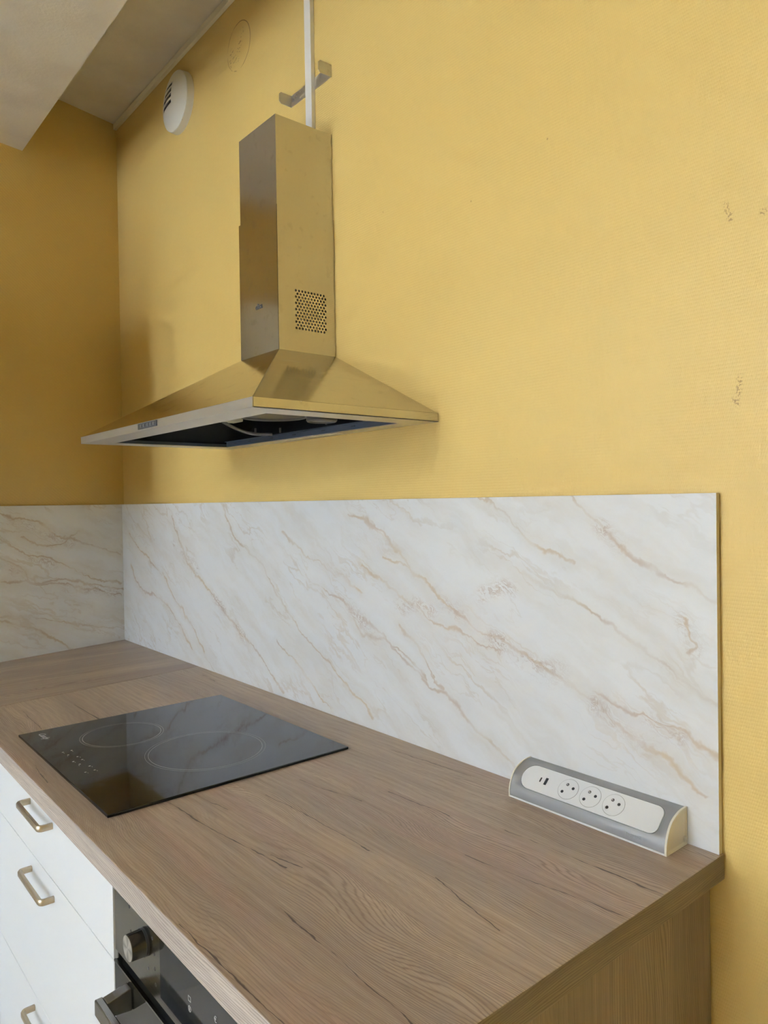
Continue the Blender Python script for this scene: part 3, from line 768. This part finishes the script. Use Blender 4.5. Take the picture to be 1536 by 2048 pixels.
md = face.modifiers.new('thickness', 'SOLIDIFY'); md.thickness = .0016; md.offset = 1
for zz in VS:
    bm = B(); w0 = -min(.080, math.sqrt(.084**2-zz*zz)); zb = zz-.0070; n = 10; A_ = []; B_ = []
    for k in range(n+1):
        x = w0+(.004-w0)*k/n; y = dome(math.hypot(x, zb)); A_.append((x, y-.0004, zb)); B_.append((x, y+.0085, zb+.0035))
    vs = [[bm.verts.new((p[0], p[1], p[2]+dz)) for p in L_] for L_ in (A_, B_) for dz in (0, .0012)]
    for k in range(n):
        for a_, b_ in ((0, 2), (1, 3), (0, 1), (2, 3)): bm.faces.new((vs[a_][k], vs[a_][k+1], vs[b_][k+1], vs[b_][k]))
    obj('louvre', bm, M_ventw, vt)
bm = B(); cyl(bm, (0, -.0226, 0), Vector((0, -1, 0)), .088, .0006, 48); obj('slot_shade_disc', bm, M_black, vt)  # black disc stands in for the shade inside the vent slots
# curved seam to the right of the louvres
bm = B(); path = []
for k in range(15):
    u = -1+2*k/14; z = u*.082; x = .030+.022*u*u; path.append((x, dome(math.hypot(x, z))-.0002, z))
tube(bm, path, .0009, 6); obj('seam', bm, M_groove, vt)
bm = B(); cyl(bm, (-.045, dome(.055)-.0006, -.020), Vector((0, -1, 0)), .0035, .0012, 12); obj('emblem', bm, M_groove, vt)
# ceiling trunking
bm = B(); box(bm, .0045, RX-.01, -.0135, -.0005, H-.0235, H-.0022, bev=.0012)
o = obj('ceiling_trunking', bm, M_trunk2); tag(o, 'cream painted cable trunking running horizontally in the ceiling angle', 'trunking')
# vertical trunking
bm = B(); box(bm, 1.3565, 1.3842, -.0125, -.0005, 2.30, H-.0240, bev=.0008)
o = obj('vertical_trunking', bm, M_trunk); tag(o, 'white vertical cable trunking dropping to the hood chimney', 'trunking')
# bracket
br = thing('wall_bracket', 'galvanised U-shaped bracket behind the vertical trunking above the hood', 'bracket', (1.365, 0, 2.51))
bm = B(); box(bm, -.090, .090, -.0022, -.0004, -.0150, .0150); obj('web', bm, M_galv, br)
for s in (-1, 1):
    bm = B(); x = s*.090; hh = .0150; dpt = .040; c_ = .006
    P = [(0, -hh), (-dpt+c_, -hh), (-dpt, -hh+c_), (-dpt, hh-c_), (-dpt+c_, hh), (0, hh)]
    a = [bm.verts.new((x-.0009, y-.0004, z)) for y, z in P]; b = [bm.verts.new((x+.0009, y-.0004, z)) for y, z in P]
    bm.faces.new(a); bm.faces.new(b[::-1])
    for i in range(6): bm.faces.new((a[i], a[(i+1) % 6], b[(i+1) % 6], b[i]))
    obj('arm', bm, M_galv, br)
for (x, z) in ((-.080, .0), (-.066, .005)):
    bm = B(); cyl(bm, (x, -.0022, z), Vector((0, -1, 0)), .004, .003, 12); obj('screw', bm, M_band, br)
bm = B()
for (x, z) in ((-.047, .008), (-.047, -.007), (.062, .009), (.074, .003)): cyl(bm, (x, -.0022, z), Vector((0, -1, 0)), .0016, .0004, 10)
obj('rivets', bm, M_white, br)['kind'] = 'stuff'
# ------------------------------------------------------------------ wall cupboard just outside the frame (its reflection shows in the chimney)
q = onside(.72)
cu = thing('wall_cupboard', 'white wall cupboard on the left wall, seen only as a reflection in the chimney', 'cupboard', (q[0], q[1], 0), rotz=SA-PI/2)
# local +x runs away from the corner along the wall, local +y out from the wall
mk('carcass', M_carc, cu, (0, .80, .003, .335, 1.42, 2.19))
for i in range(2): mk('door', M_lac, cu, (.002+i*.40, .398+i*.40, .336, .354, 1.422, 2.188), bev=.001)
